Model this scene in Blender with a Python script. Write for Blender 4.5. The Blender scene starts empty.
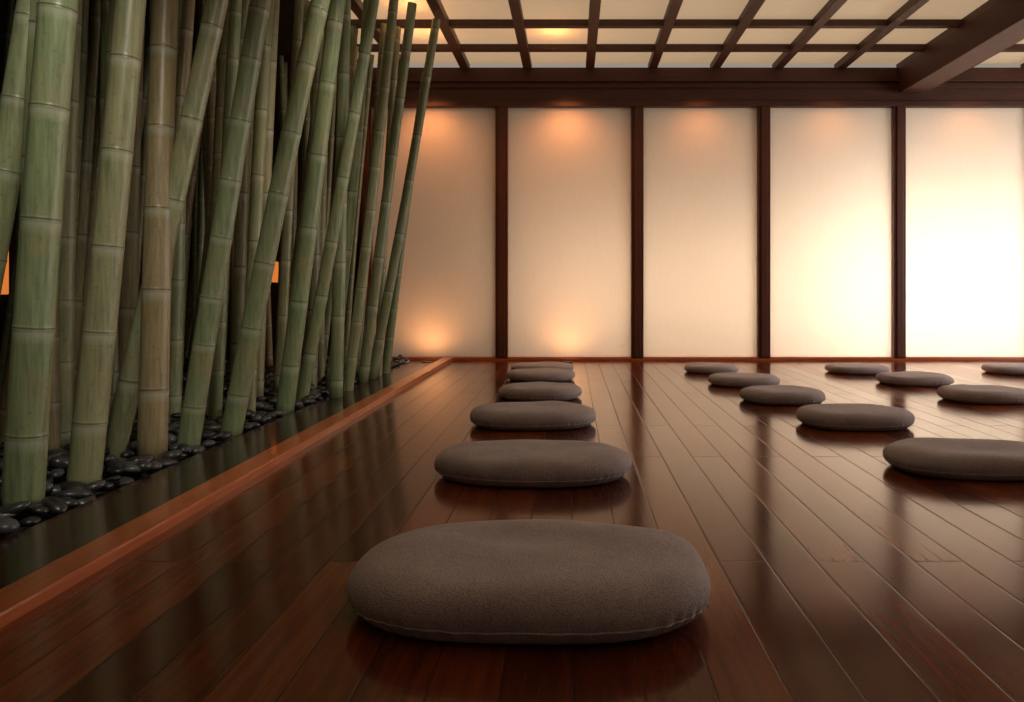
import bpy, bmesh, math, random
from mathutils import Vector, Matrix, noise
import numpy as np
random.seed(7)
S=bpy.context.scene
col=S.collection
F=760.0; VX=572.0; VY=290.0; H=0.75
def gY(py,z=0.0): return F*(H-z)/(py-VY)
def wX(px,Y): return (px-VX)*Y/F
def wZ(py,Y): return H+(VY-py)*Y/F

# ---------------------------------------------------------------- materials
def mat(name):
    m=bpy.data.materials.new(name); m.use_nodes=True
    nt=m.node_tree; nt.nodes.clear()
    out=nt.nodes.new('ShaderNodeOutputMaterial')
    return m,nt,out
def N(nt,t,**kw):
    n=nt.nodes.new(t)
    for k,v in kw.items(): setattr(n,k,v)
    return n
def L(nt,a,b): nt.links.new(a,b)
def ramp(nt,fac,stops):
    r=N(nt,'ShaderNodeValToRGB'); e=r.color_ramp.elements
    while len(e)<len(stops): e.new(0.5)
    for i,(p,c) in enumerate(stops):
        e[i].position=p; e[i].color=(*c,1)
    L(nt,fac,r.inputs['Fac']); return r
def mapping(nt,scale,src='Object'):
    tc=N(nt,'ShaderNodeTexCoord'); mp=N(nt,'ShaderNodeMapping'); mp.inputs['Scale'].default_value=scale
    L(nt,tc.outputs[src],mp.inputs['Vector']); return mp
def noiseT(nt,vec,scale,detail=4,rough=.5):
    n=N(nt,'ShaderNodeTexNoise'); n.inputs['Scale'].default_value=scale; n.inputs['Detail'].default_value=detail
    n.inputs['Roughness'].default_value=rough
    if vec is not None: L(nt,vec,n.inputs['Vector'])
    return n
def mixc(nt,fac,a,b,blend='MIX'):
    m=N(nt,'ShaderNodeMix',data_type='RGBA',blend_type=blend)
    for val,i in ((fac,0),(a,6),(b,7)):
        if isinstance(val,(int,float)): m.inputs[i].default_value=val
        elif isinstance(val,tuple): m.inputs[i].default_value=(*val,1)
        else: L(nt,val,m.inputs[i])
    return m.outputs[2]
def mth(nt,op,a,b=None,c=None):
    m=N(nt,'ShaderNodeMath',operation=op)
    for i,v in enumerate((a,b,c)):
        if v is None: continue
        if isinstance(v,(int,float)): m.inputs[i].default_value=v
        else: L(nt,v,m.inputs[i])
    return m.outputs[0]

def wood(name,c1,c2,rough=.35,scale=(1,1,1),coat=.2):
    m,nt,out=mat(name)
    mp=mapping(nt,scale); n=noiseT(nt,mp.outputs[0],6,4,.6)
    r=ramp(nt,n.outputs['Fac'],[(.3,c1),(.7,c2)])
    b=N(nt,'ShaderNodeBsdfPrincipled'); L(nt,r.outputs[0],b.inputs['Base Color'])
    b.inputs['Roughness'].default_value=rough; b.inputs['Coat Weight'].default_value=coat
    L(nt,b.outputs[0],out.inputs[0]); return m

def floor_mat():
    m,nt,out=mat('polished_plank_floor')
    tc=N(nt,'ShaderNodeTexCoord'); sx=N(nt,'ShaderNodeSeparateXYZ'); L(nt,tc.outputs['Object'],sx.inputs[0])
    cb=N(nt,'ShaderNodeCombineXYZ'); L(nt,sx.outputs[1],cb.inputs[0]); L(nt,sx.outputs[0],cb.inputs[1])
    def brick(mort,c1,c2,mc):
        br=N(nt,'ShaderNodeTexBrick'); L(nt,cb.outputs[0],br.inputs['Vector'])
        br.offset=.37; br.offset_frequency=2; br.squash=1
        br.inputs['Scale'].default_value=1; br.inputs['Brick Width'].default_value=2.1; br.inputs['Row Height'].default_value=.135
        br.inputs['Mortar Size'].default_value=mort; br.inputs['Mortar Smooth'].default_value=.5; br.inputs['Bias'].default_value=0
        br.inputs['Color1'].default_value=(c1,c1,c1,1); br.inputs['Color2'].default_value=(c2,c2,c2,1); br.inputs['Mortar'].default_value=(mc,mc,mc,1)
        return br
    br=brick(.0017,0,1,.5); br2=brick(.005,0,1,.5)
    mp=N(nt,'ShaderNodeMapping'); mp.inputs['Scale'].default_value=(14,.9,1); L(nt,tc.outputs['Object'],mp.inputs[0])
    ad=N(nt,'ShaderNodeVectorMath',operation='ADD'); L(nt,mp.outputs[0],ad.inputs[0])
    sc=N(nt,'ShaderNodeVectorMath',operation='SCALE'); L(nt,br.outputs['Color'],sc.inputs[0]); sc.inputs['Scale'].default_value=17; L(nt,sc.outputs[0],ad.inputs[1])
    g=noiseT(nt,ad.outputs[0],3.0,5,.62); g.inputs['Distortion'].default_value=.6
    base=ramp(nt,br.outputs['Color'],[(0,(.072,.014,.004)),(.5,(.125,.027,.007)),(1,(.205,.050,.013))])
    gr=ramp(nt,g.outputs['Fac'],[(.3,(.55,.5,.47)),(.7,(1.3,1.25,1.2))])
    c=mixc(nt,1.0,base.outputs[0],gr.outputs[0],'MULTIPLY')
    c=mixc(nt,br.outputs['Fac'],c,(.006,.002,.001))
    b=N(nt,'ShaderNodeBsdfPrincipled'); L(nt,c,b.inputs['Base Color'])
    n2=noiseT(nt,tc.outputs['Object'],2.5,3,.6)
    rr=N(nt,'ShaderNodeMapRange'); rr.inputs['To Min'].default_value=.09; rr.inputs['To Max'].default_value=.17; L(nt,n2.outputs['Fac'],rr.inputs['Value'])
    ro=mth(nt,'ADD',rr.outputs[0],mth(nt,'MULTIPLY',br.outputs['Fac'],.5)); ro=mth(nt,'ADD',ro,mth(nt,'MULTIPLY',br.outputs['Color'],.05)); L(nt,ro,b.inputs['Roughness'])
    b.inputs['Specular IOR Level'].default_value=.52; b.inputs['Specular Tint'].default_value=(1,.70,.47,1)
    h=mth(nt,'SUBTRACT',mth(nt,'MULTIPLY',g.outputs['Fac'],.25),mth(nt,'MULTIPLY',br2.outputs['Fac'],.8))
    bp=N(nt,'ShaderNodeBump'); bp.inputs['Strength'].default_value=.3; bp.inputs['Distance'].default_value=.0016; L(nt,h,bp.inputs['Height'])
    L(nt,bp.outputs[0],b.inputs['Normal'])
    L(nt,b.outputs[0],out.inputs[0]); return m

def paper_mat(name,colr,trans=.6,emi=0,emic=(1,.8,.6),lo=.95):
    m,nt,out=mat(name)
    mp=mapping(nt,(60,60,2)); n=noiseT(nt,mp.outputs[0],3,2,.6)
    r=ramp(nt,n.outputs['Fac'],[(.3,tuple(x*lo for x in colr)),(.7,colr)])
    d=N(nt,'ShaderNodeBsdfDiffuse'); t=N(nt,'ShaderNodeBsdfTranslucent'); L(nt,r.outputs[0],d.inputs[0]); L(nt,r.outputs[0],t.inputs[0])
    mx=N(nt,'ShaderNodeMixShader'); mx.inputs[0].default_value=trans; L(nt,d.outputs[0],mx.inputs[1]); L(nt,t.outputs[0],mx.inputs[2])
    last=mx.outputs[0]
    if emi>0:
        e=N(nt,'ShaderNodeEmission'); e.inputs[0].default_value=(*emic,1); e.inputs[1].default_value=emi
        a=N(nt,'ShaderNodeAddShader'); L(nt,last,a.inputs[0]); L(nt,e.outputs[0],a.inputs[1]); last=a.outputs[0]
    L(nt,last,out.inputs[0]); return m

def cushion_mat():
    m,nt,out=mat('taupe_linen')
    tc=N(nt,'ShaderNodeTexCoord')
    n=noiseT(nt,tc.outputs['Object'],7,4,.6)
    w=N(nt,'ShaderNodeTexVoronoi'); w.inputs['Scale'].default_value=270; L(nt,tc.outputs['Object'],w.inputs['Vector'])
    wv=w.outputs['Distance']
    r=ramp(nt,n.outputs['Fac'],[(.3,(.40,.325,.335)),(.7,(.50,.415,.425))])
    c=mixc(nt,.65,r.outputs[0],ramp(nt,wv,[(.1,(1.2,1.2,1.2)),(.75,(.5,.5,.5))]).outputs[0],'MULTIPLY')
    b=N(nt,'ShaderNodeBsdfPrincipled'); L(nt,c,b.inputs['Base Color']); b.inputs['Roughness'].default_value=.9
    b.inputs['Sheen Weight'].default_value=.2; b.inputs['Specular IOR Level'].default_value=.15
    bp=N(nt,'ShaderNodeBump',invert=True); bp.inputs['Strength'].default_value=.7; bp.inputs['Distance'].default_value=.0016; L(nt,wv,bp.inputs['Height'])
    bp2=N(nt,'ShaderNodeBump'); bp2.inputs['Strength'].default_value=.3; bp2.inputs['Distance'].default_value=.014; L(nt,n.outputs['Fac'],bp2.inputs['Height']); L(nt,bp.outputs[0],bp2.inputs['Normal'])
    L(nt,bp2.outputs[0],b.inputs['Normal']); L(nt,b.outputs[0],out.inputs[0]); return m

def bamboo_mat():
    m,nt,out=mat('bamboo_culm')
    at=N(nt,'ShaderNodeAttribute',attribute_name='seg')   # 0..1 along an internode
    ti=N(nt,'ShaderNodeAttribute',attribute_name='tint')
    oi=N(nt,'ShaderNodeObjectInfo'); tc=N(nt,'ShaderNodeTexCoord')
    mp=N(nt,'ShaderNodeMapping'); mp.inputs['Scale'].default_value=(12,12,.8); L(nt,tc.outputs['Object'],mp.inputs[0])
    cbn=N(nt,'ShaderNodeCombineXYZ'); L(nt,mth(nt,'MULTIPLY',oi.outputs['Random'],40),cbn.inputs[2])
    L(nt,cbn.outputs[0],mp.inputs['Location'])
    st=noiseT(nt,mp.outputs[0],5,5,.7); sp=noiseT(nt,tc.outputs['Object'],6,4,.65); fl=noiseT(nt,tc.outputs['Object'],45,3,.6)
    pole=ramp(nt,ti.outputs['Fac'],[(0,(.155,.205,.105)),(.4,(.195,.225,.12)),(.7,(.24,.22,.125)),(1,(.25,.165,.085))])
    stc=ramp(nt,st.outputs['Fac'],[(.28,(.5,.52,.49)),(.5,(.95,.95,.92)),(.72,(1.3,1.27,1.2))])
    c=mixc(nt,1.0,pole.outputs[0],stc.outputs[0],'MULTIPLY')
    c=mixc(nt,ramp(nt,sp.outputs['Fac'],[(.48,(0,0,0)),(.72,(.65,.65,.65))]).outputs[0],c,(.26,.20,.10))
    c=mixc(nt,ramp(nt,fl.outputs['Fac'],[(.60,(0,0,0)),(.70,(.35,.35,.35))]).outputs[0],c,(.07,.055,.035))
    bl=ramp(nt,at.outputs['Fac'],[(0,(.2,.2,.2)),(.03,(.05,.05,.05)),(.86,(0,0,0)),(.965,(.5,.5,.5)),(1,(.15,.15,.15))])
    c=mixc(nt,bl.outputs[0],c,(.40,.41,.32))
    dk=ramp(nt,at.outputs['Fac'],[(0,(.95,.95,.95)),(.008,(.8,.8,.8)),(.02,(0,0,0)),(.99,(0,0,0)),(1,(.95,.95,.95))])
    c=mixc(nt,dk.outputs[0],c,(.07,.05,.03))
    b=N(nt,'ShaderNodeBsdfPrincipled'); L(nt,c,b.inputs['Base Color']); b.inputs['Roughness'].default_value=.38
    b.inputs['Specular IOR Level'].default_value=.4
    L(nt,b.outputs[0],out.inputs[0]); return m
def pebble_mat():
    m,nt,out=mat('river_pebble')
    at=N(nt,'ShaderNodeAttribute',attribute_name='rnd')
    r=ramp(nt,at.outputs['Fac'],[(0,(.010,.010,.012)),(.6,(.026,.026,.030)),(.9,(.06,.06,.064)),(1,(.13,.13,.125))])
    b=N(nt,'ShaderNodeBsdfPrincipled'); L(nt,r.outputs[0],b.inputs['Base Color']); b.inputs['Roughness'].default_value=.32
    L(nt,b.outputs[0],out.inputs[0]); return m
def emis(name,c,s):
    m,nt,out=mat(name); e=N(nt,'ShaderNodeEmission'); e.inputs[0].default_value=(*c,1); e.inputs[1].default_value=s; L(nt,e.outputs[0],out.inputs[0]); return m
def plain(name,c,rough=.6,metal=0):
    m,nt,out=mat(name); b=N(nt,'ShaderNodeBsdfPrincipled'); tc=N(nt,'ShaderNodeTexCoord'); n=noiseT(nt,tc.outputs['Object'],12,3)
    r=ramp(nt,n.outputs['Fac'],[(.3,tuple(x*.85 for x in c)),(.7,c)]); L(nt,r.outputs[0],b.inputs['Base Color'])
    b.inputs['Roughness'].default_value=rough; b.inputs['Metallic'].default_value=metal; L(nt,b.outputs[0],out.inputs[0]); return m

M_floor=floor_mat()
M_beam=wood('dark_beam_wood',(.046,.011,.004),(.086,.022,.008),.55,(1,10,10),0)
M_post=wood('dark_post_wood',(.060,.016,.007),(.115,.031,.012),.45,(10,10,1),0)
M_lat=wood('lattice_wood',(.045,.013,.005),(.082,.024,.010),.5,(3,3,3),0)
M_trim=wood('red_trim_wood',(.34,.078,.019),(.52,.13,.034),.3,(12,1,12),.3)
M_ledge=wood('dark_ledge_wood',(.016,.007,.004),(.04,.015,.008),.18,(12,1,12),.1)
M_dark=wood('dark_panel_wall',(.012,.007,.005),(.024,.013,.008),.6,(6,6,1),0)
M_paper=paper_mat('shoji_paper',(.82,.74,.65),.5)
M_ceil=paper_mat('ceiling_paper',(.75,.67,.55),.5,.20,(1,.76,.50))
M_cush=cushion_mat(); M_bam=bamboo_mat(); M_peb=pebble_mat()
M_soil=plain('dark_gravel_soil',(.01,.009,.008),.95)
M_metal=plain('bronze_fixture',(.10,.06,.03),.4,1)
M_plaster=plain('warm_plaster',(.08,.05,.03),.8)

# ---------------------------------------------------------------- geometry helpers
def link(name,me,m,parent=None):
    o=bpy.data.objects.new(name,me); col.objects.link(o)
    if m: me.materials.append(m)
    if parent: o.parent=parent
    return o
def boxes(name,lst,m,bev=0.004,parent=None):
    bm=bmesh.new()
    for (x0,x1,y0,y1,z0,z1) in lst:
        r=bmesh.ops.create_cube(bm,size=1)
        for v in r['verts']:
            v.co=Vector(((x0+x1)/2+v.co.x*(x1-x0),(y0+y1)/2+v.co.y*(y1-y0),(z0+z1)/2+v.co.z*(z1-z0)))
    if bev: bmesh.ops.bevel(bm,geom=bm.edges[:],offset=bev,segments=2,affect='EDGES',profile=.7)
    me=bpy.data.meshes.new(name); bm.to_mesh(me); bm.free()
    return link(name,me,m,parent)

WY=8.14; CZ=3.11; XL=-4.4; XR=6.3; YN=-2.6
boxes('floor',[(-1.27,XR,YN,WY,-.06,0)],M_floor,0)
boxes('floor_slab_bed',[(XL,-1.27,YN,WY,-.12,-.03)],M_soil,0)
boxes('trim_1',[(-1.37,-1.265,YN,WY,-.03,.035)],M_trim,.008)
boxes('trim_2',[(-1.70,-1.37,YN,WY,-.03,.006)],M_ledge,.003)

posts=[-2.2]+[wX(p,WY) for p in (502,637,763,897.5)]+[4.93,XR-.02]
ti=3
for p in posts:
    boxes('trim_%d'%ti,[(p-.065,p+.065,WY-.06,WY+.06,0,2.74),(p-.035,p+.035,WY-.075,WY-.06,.04,2.70)],M_post,.006); ti+=1
boxes('trim_%d'%ti,[(XL,XR,WY-.05,WY+.08,2.70,CZ),(XL,XR,WY-.08,WY-.05,2.70,2.755),(XL,XR,WY-.10,WY-.05,2.96,CZ-.005),(XL,XR,WY-.07,WY-.05,2.90,2.955)],M_beam,.006); ti+=1
boxes('baseboard_far',[(-2.2,XR,WY-.08,WY+.06,0,.02),(-2.2,XR,WY-.06,WY+.06,.02,.035)],M_trim,.004)
for i in range(len(posts)-1):
    a,b=posts[i]+.06,posts[i+1]-.06
    boxes('window_%d'%(i+1),[(a,b,WY+.0,WY+.012,.03,2.71)],M_paper,0)
boxes('wall_far',[(XL,-2.2,WY-.02,WY+.06,0,2.75)],M_dark,0)
boxes('wall_left',[(XL-.1,XL,YN,WY,-.1,CZ+.4)],M_dark,0)
boxes('wall_near',[(XL,1.6,YN-.1,YN,-.1,CZ+.4),(5.0,XR,YN-.1,YN,-.1,CZ+.4),(1.6,5.0,YN-.1,YN,-.1,.8),(1.6,5.0,YN-.1,YN,2.6,CZ+.4)],M_plaster,0)
wy0,wy1,wz0,wz1=2.6,7.6,.35,2.6
boxes('wall_right',[(XR,XR+.12,YN,wy0,-.1,CZ+.4),(XR,XR+.12,wy1,WY,-.1,CZ+.4),(XR,XR+.12,wy0,wy1,-.1,wz0),(XR,XR+.12,wy0,wy1,wz1,CZ+.4)],M_plaster,0)
fr=[(XR-.02,XR+.1,wy0,wy1,wz0,wz0+.06),(XR-.02,XR+.1,wy0,wy1,wz1-.06,wz1)]
for k in range(5):
    yy=wy0+(wy1-wy0)*k/4; fr.append((XR-.02,XR+.1,yy-.04,yy+.04,wz0,wz1))
boxes('window_frame',fr,M_post,.004)

XC=-2.25
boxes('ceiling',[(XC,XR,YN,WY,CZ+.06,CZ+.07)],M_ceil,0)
boxes('ceiling_soffit',[(XL,XC,YN,WY,CZ,CZ+.07)],M_dark,0)
lat=[]; x0=wX(590,WY-.05); sp=.665
k=-6
while x0+k*sp<XR:
    x=x0+k*sp
    if x>XC: lat.append((x-.045,x+.045,YN,WY,CZ-.015,CZ+.055))
    k+=1
y=WY-.66
while y>YN:
    lat.append((XC,XR,y-.038,y+.038,CZ-.008,CZ+.05)); y-=.68
boxes('ceiling_lattice',lat,M_lat,.004)
bx=wX(908,WY)
boxes('ceiling_beam',[(bx-.14,bx+.14,YN,WY-.10,2.83,CZ-.005)],M_beam,.012)

# ---------------------------------------------------------------- cushions
def cushion(cx,cy,w,d,h,ang,seed,n=2.5):
    nu,prof=180,[]
    prof=[(0,0),(.5,0),(.80,0),(.86,.02),(.90,.07),(.935,.14),(.96,.21),(.98,.3),(.993,.39),(1.0,.48),(.999,.56),(.99,.66),(.97,.76),(.94,.84),(.895,.91),(.83,.958),(.73,.99),(.6,1.0),(.45,.995),(.3,.985),(.15,.975),(0,.97)]
    bm=bmesh.new(); rings=[]
    for (r,z) in prof:
        if r==0: rings.append([bm.verts.new((0,0,z*h))]); continue
        ring=[]
        for i in range(nu):
            t=2*math.pi*i/nu; c,s=math.cos(t),math.sin(t)
            px=math.copysign(abs(c)**(2/n),c); py=math.copysign(abs(s)**(2/n),s)
            nz=noise.noise(Vector((px*1.6+seed*7,py*1.6,z*1.2)))
            rr=r*(1+.02*nz)
            if .02<z<.48:
                f=math.sin(math.pi*z/.48)
                rr+=f*(.011*math.sin(t*46+3*math.sin(t*3+seed))+.014*noise.noise(Vector((t*12,seed,z*2))))
            zz=z*h*(1+.09*noise.noise(Vector((px*1.5*r+seed*3,py*1.5*r+4,0)))*(1 if z>.3 else 0))
            ring.append(bm.verts.new((px*rr*w/2,py*rr*d/2,zz)))
        rings.append(ring)
    for a,b in zip(rings,rings[1:]):
        if len(a)==1:
            for i in range(nu): bm.faces.new((a[0],b[(i+1)%nu],b[i]))
        elif len(b)==1:
            for i in range(nu): bm.faces.new((a[i],a[(i+1)%nu],b[0]))
        else:
            for i in range(nu): bm.faces.new((a[i],a[(i+1)%nu],b[(i+1)%nu],b[i]))
    R=.0028; pr=[]
    for i in range(nu):
        v=rings[7][i].co; pr.append((v.copy(),Vector((v.x,v.y,0)).normalized()))
    tube=[]
    for (p,nrm) in pr:
        tube.append([bm.verts.new(p+nrm*(R*math.cos(q))+Vector((0,0,R*math.sin(q)))) for q in [k*math.pi/3 for k in range(6)]])
    for i in range(nu):
        a,b=tube[i],tube[(i+1)%nu]
        for k in range(6): bm.faces.new((a[k],b[k],b[(k+1)%6],a[(k+1)%6]))
    bmesh.ops.recalc_face_normals(bm,faces=bm.faces[:])
    me=bpy.data.meshes.new('floor_cushion'); bm.to_mesh(me); bm.free()
    for p in me.polygons: p.use_smooth=True
    o=link('floor_cushion',me,M_cush); o.location=(cx,cy,.001); o.rotation_euler=(0,0,ang)
    sm=o.modifiers.new('s','SUBSURF'); sm.levels=1; sm.render_levels=1
    return o
cl=[(352,709,518,642),(434,633,441,488),(469,597,401,431),(498,582,381,402),(506,576,370,382.5),(510,574,361,373.5),
    (887,1060,441,482),(797,911,403,432),(740,824,385,406),(708,779,371,388),(684,738,361,374.5),
    (826,887,361,375),(878,950,371,387),(941,1027,385,405),(985,1047,362,375.5)]
for i,(a,b,t,bt) in enumerate(cl):
    Yf=gY(bt)+(-.028 if i==0 else -.015 if i<3 else .0)
    d=[.55,.5,.5,.48,.44,.44][i] if i<6 else .46
    h=[.130,.108,.10,.088,.08,.072][i] if i<6 else [.10,.096,.088,.08,.072,.072,.08,.088,.075][i-6]
    cy=Yf+d*.44; w=(b-a)*(cy)/F*.985
    cushion(wX((a+b)/2,cy),cy,w,d,h,random.uniform(-.06,.06),i+1,2.7 if i==0 else 2.4)

# ---------------------------------------------------------------- bamboo
def bamboo(bx,by,topx,topy,zt,r,seed,tint):
    rnd=random.Random(seed)
    A=Vector((bx,by,-.03)); B=Vector((topx,topy,zt)); ax=(B-A); Ln=ax.length; d=ax.normalized()
    nu=20
    z=-rnd.uniform(0,.3)
    segl=rnd.uniform(.26,.46)
    rows=[]; nodes=[]
    while z<Ln+.8:
        nodes.append(z); z+=segl*rnd.uniform(.85,1.15)
    for a,b in zip(nodes,nodes[1:]):
        for (t,rf) in ((0.0,1.015),(.008,1.026),(.02,1.0),(.04,.99),(.15,.986),(.5,.986),(.9,.99),(.96,.995),(.982,1.01),(.992,1.03),(.997,1.015)):
            rows.append((a+(b-a)*t,rf,t))
    rows=[q for q in rows if 0<=q[0]<=Ln]
    rows=[(0,1,.5)]+rows+[(Ln,.98,.5)]
    up=Vector((0,1,0)); e1=d.cross(up).normalized(); e2=d.cross(e1).normalized()
    bow=rnd.uniform(-.02,.02)*Ln/3; bow2=rnd.uniform(-.02,.02)
    vs=[];seg=[];fs=[]
    for (t,rf,sg) in rows:
        u=t/Ln; off=math.sin(u*math.pi)*bow; 
        c=d*t+e1*off+e2*(math.sin(u*math.pi)*bow2)
        R=r*rf*(1.0-.16*u)
        for i in range(nu):
            q=2*math.pi*i/nu; vs.append(c+e1*(R*math.cos(q))+e2*(R*math.sin(q))); seg.append(sg)
    nr=len(rows)
    for j in range(nr-1):
        for i in range(nu):
            fs.append((j*nu+i,j*nu+(i+1)%nu,(j+1)*nu+(i+1)%nu,(j+1)*nu+i))
    fs.append(tuple(range((nr-1)*nu,nr*nu))); fs.append(tuple(reversed(range(nu))))
    me=bpy.data.meshes.new('bamboo_pole'); me.from_pydata([tuple(v) for v in vs],[],fs)
    at=me.attributes.new('seg','FLOAT','POINT'); at.data.foreach_set('value',seg)
    at=me.attributes.new('tint','FLOAT','POINT'); at.data.foreach_set('value',[tint]*len(vs))
    bm=bmesh.new(); bm.from_mesh(me); bmesh.ops.recalc_face_normals(bm,faces=bm.faces[:]); bm.to_mesh(me); bm.free()
    for p in me.polygons: p.use_smooth=len(p.vertices)==4
    o=link('bamboo_pole',me,M_bam); o.location=A
    return o
ZT=CZ-.06
fp=[(22,508,64,37),(83,484,120,31),(152,461,154,28),(110,459,205,23),(187,447,258,22),(230,434,312,21),
    (284,412,338,18),(248,418,262,14),(310,393,318,13),(336,398,346,13),(300,402,372,13),(347,391,392,11),(330,392,362,11),
    (362,383,412,11),(371,379,436,10),(385,373,432,9),(378,376,398,8),
    (212,416,226,17),(170,425,184,20),(60,448,78,22),(48,455,34,22),(-58,500,12,30),(-100,520,-30,36),(125,425,136,20),(200,405,240,14),(236,402,246,13),(320,384,330,9),(355,378,382,9)]
tints=[.15,.55,.85,.5,.2,.25,.05,.5,.6,.2,.3,.5,.1,.4,.3,.1,.6,.7,.3,.6,.9,.4,.5,.8,.5,.7,.6,.5]
pl=[]
for i,(bx_,by_,tx,w) in enumerate(fp):
    Y=gY(by_); X=wX(bx_,Y); ztop12=wZ(12,Y); dx=(wX(tx,Y)-X)/ztop12
    zt=ZT if i!=15 else 2.72
    r=w/2*Y/F
    bamboo(X,Y,X+dx*zt,Y+random.uniform(-.02,.05)*zt,zt,r,i+11,tints[i]); pl.append((X,Y,r))
cnt=0;tries=0
while cnt<105 and tries<9000:
    tries+=1
    Y=random.uniform(2.7,7.85); X=random.uniform(-4.2,-2.0)
    px=VX+X*F/Y
    if px<-160 : continue
    r=random.uniform(.028,.044)
    if any((X-a)**2+(Y-b)**2<(r+c+.06)**2 for a,b,c in pl): continue
    if X>-2.15 and Y>6.5: continue
    lean=random.choice([random.uniform(-.03,.06),random.uniform(.04,.16)])
    tx_=min(X+lean*ZT,-1.9)
    xm=X+(tx_-X)*.25; pm=VX+xm*F/Y; hw=r*F/Y
    if abs(pm-3)<hw+5 and Y<5.8: continue
    if abs(pm-276)<hw+1: continue
    bamboo(X,Y,tx_,Y+random.uniform(-.04,.04)*ZT,ZT,r,200+cnt,random.uniform(.2,1)); pl.append((X,Y,r)); cnt+=1

# ---------------------------------------------------------------- pebbles (one bed)
bm=bmesh.new(); bmesh.ops.create_icosphere(bm,subdivisions=2,radius=1); bm.verts.ensure_lookup_table()
bv=np.array([v.co[:] for v in bm.verts]); bf=np.array([[v.index for v in f.verts] for f in bm.faces]); bm.free()
rg=np.random.RandomState(3); V=[];Fc=[];RN=[];off=0
def addp(x,y,z,sc):
    global off
    for (a_,b_,c_) in pl:
        if (x-a_)**2+(y-b_)**2<(c_+sc*.9)**2: return
    a=rg.uniform(0,6.28); s=np.array([sc*rg.uniform(.9,1.5),sc*rg.uniform(.7,1.0),sc*rg.uniform(.4,.65)])
    v=bv*s; v[:,0]*=(1+.15*rg.uniform(-1,1)*bv[:,1])
    tl=rg.uniform(-.35,.35); c,sn=math.cos(tl),math.sin(tl); v=v@np.array([[c,0,sn],[0,1,0],[-sn,0,c]])
    c,sn=math.cos(a),math.sin(a); v=v@np.array([[c,sn,0],[-sn,c,0],[0,0,1]])
    v+=np.array([x,y,z]); V.append(v); Fc.append(bf+off); off+=len(bv); RN.append(np.full(len(bv),rg.uniform()))
y=1.5
while y<8.0:
    x=-1.745
    while x>-4.3:
        dens=1 if x>-2.7 else 1.7
        sc=rg.uniform(.026,.052)
        addp(x+rg.uniform(-.02,.005),y+rg.uniform(-.03,.03),.005+rg.uniform(-.005,.03)+(.03 if rg.uniform()<.3 and x<-1.8 else 0),sc)
        x-=.068*dens
    y+=.062 if y<6 else .07
V=np.concatenate(V);Fc=np.concatenate(Fc);RN=np.concatenate(RN)
me=bpy.data.meshes.new('pebble_bed'); me.from_pydata(V.tolist(),[],Fc.tolist())
me.attributes.new('rnd','FLOAT','POINT').data.foreach_set('value',RN.astype(np.float32))
me.polygons.foreach_set('use_smooth',[True]*len(me.polygons))
link('pebble_bed',me,M_peb)

# ---------------------------------------------------------------- lamps
def light(name,typ,loc,power,colr,rot=(0,0,0),**kw):
    l=bpy.data.lights.new(name,typ); l.energy=power; l.color=colr
    for k,v in kw.items(): setattr(l,k,v)
    o=bpy.data.objects.new(name,l); o.location=loc; o.rotation_euler=rot; col.objects.link(o); return o
def aim(o,t):
    o.rotation_euler=(Vector(t)-o.location).to_track_quat('-Z','Y').to_euler()
M_glow=emis('lantern_glow',(1,.27,.05),.7)
for (x,y,hw,hz) in ((wX(275,WY-.1),WY-.1,.016,.11),(XL+.05,(XL+.05)/wX(-2,1),.04,.17)):
    root=bpy.data.objects.new('wall_lantern',None); col.objects.link(root)
    z=wZ(272,y)
    boxes('lantern_shade',[(x-hw,x+hw,y-.06,y+.06,z-hz,z+hz)],M_glow,.01,root)
    boxes('lantern_frame',[(x-hw-.01,x+hw+.01,y-.07,y+.07,z-hz-.02,z-hz),(x-hw-.01,x+hw+.01,y-.07,y+.07,z+hz,z+hz+.02)],M_metal,.002,root)
def cyl(name,x,y,z0,z1,r,m):
    bm=bmesh.new(); bmesh.ops.create_cone(bm,cap_ends=True,segments=32,radius1=r,radius2=r,depth=z1-z0,matrix=Matrix.Translation((x,y,(z0+z1)/2)))
    bmesh.ops.bevel(bm,geom=[e for e in bm.edges if len(e.link_faces)==2 and e.calc_face_angle()>1],offset=.002,segments=2,affect='EDGES')
    me=bpy.data.meshes.new(name); bm.to_mesh(me); bm.free(); return link(name,me,m)
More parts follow.
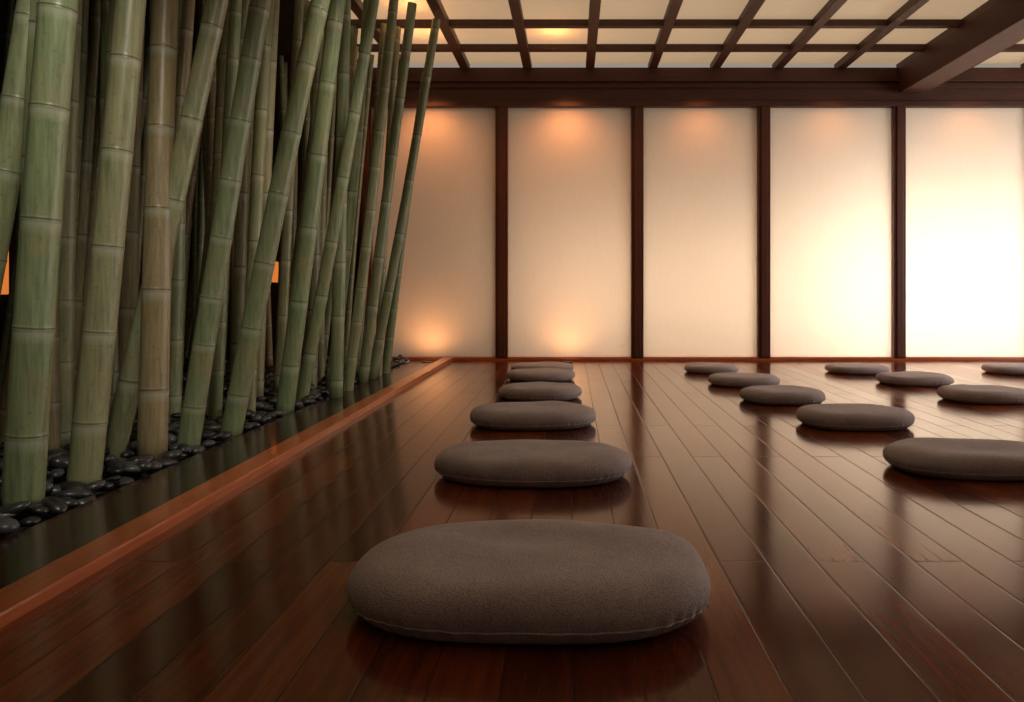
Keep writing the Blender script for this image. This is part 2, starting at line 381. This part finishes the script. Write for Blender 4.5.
for px,pw in ((432,28),(568,22)):
    X=wX(px,WY); cyl('floor_uplight',X,WY-.30,0,.012,.05,M_metal)
    light('uplight_lamp','SPOT',(X,WY-.30,.03),pw,(1,.44,.17),(math.radians(180-18),0,0),spot_size=math.radians(160),spot_blend=1,shadow_soft_size=.08)
for px,pw in ((432,24),(567,24),(700,12),(830,9),(965,9)):
    X=wX(px,WY)
    light('header_soffit_lamp','SPOT',(X,WY-.38,2.74),pw,(1,.36,.12),(math.radians(25),0,0),spot_size=math.radians(140),spot_blend=1,shadow_soft_size=.1)
for px,yy in ((555,7.1),(425,7.1),(425,6.4)):
    light('cove_bulb','POINT',(wX(px,7.1),yy,CZ+.2),16,(1,.48,.16),shadow_soft_size=.05)

light('garden_daylight','AREA',(5.2,WY+1.1,.8),390,(.96,.95,.93),(math.radians(-90),0,0),shape='RECTANGLE',size=4.8,size_y=1.9)
light('garden_daylight','AREA',(1.6,WY+1.0,.75),115,(1,.84,.69),(math.radians(-90),0,0),shape='RECTANGLE',size=4.2,size_y=1.3)
light('window_daylight','AREA',(XR+.5,5.6,1.5),150,(1,.90,.82),(0,math.radians(90),0),shape='RECTANGLE',size=2.2,size_y=3.8)
o=light('grove_fill_spot','SPOT',(-.5,.9,CZ-.2),210,(1,.93,.78),spot_size=math.radians(54),spot_blend=1,shadow_soft_size=.25); aim(o,(-2.35,3.3,.55))  # pair of added fill spots brightening the bamboo, no real fixture behind them
o=light('grove_fill_spot','SPOT',(-.5,3.6,CZ-.2),90,(1,.88,.70),spot_size=math.radians(58),spot_blend=1,shadow_soft_size=.25); aim(o,(-2.2,5.6,.5))

w=bpy.data.worlds.new('World'); S.world=w; w.use_nodes=True
w.node_tree.nodes['Background'].inputs[0].default_value=(.9,.77,.65,1); w.node_tree.nodes['Background'].inputs[1].default_value=.35

cam=bpy.data.cameras.new('camera'); co=bpy.data.objects.new('camera',cam); col.objects.link(co)
co.location=(0,0,H); co.rotation_euler=(math.radians(90),0,0)
cam.sensor_width=36; cam.lens=F/1024*36; cam.shift_x=-(VX-512)/1024; cam.shift_y=-(351-VY)/1024; cam.clip_start=.02
S.camera=co
S.view_settings.view_transform='Standard'; S.view_settings.look='None'; S.view_settings.exposure=0
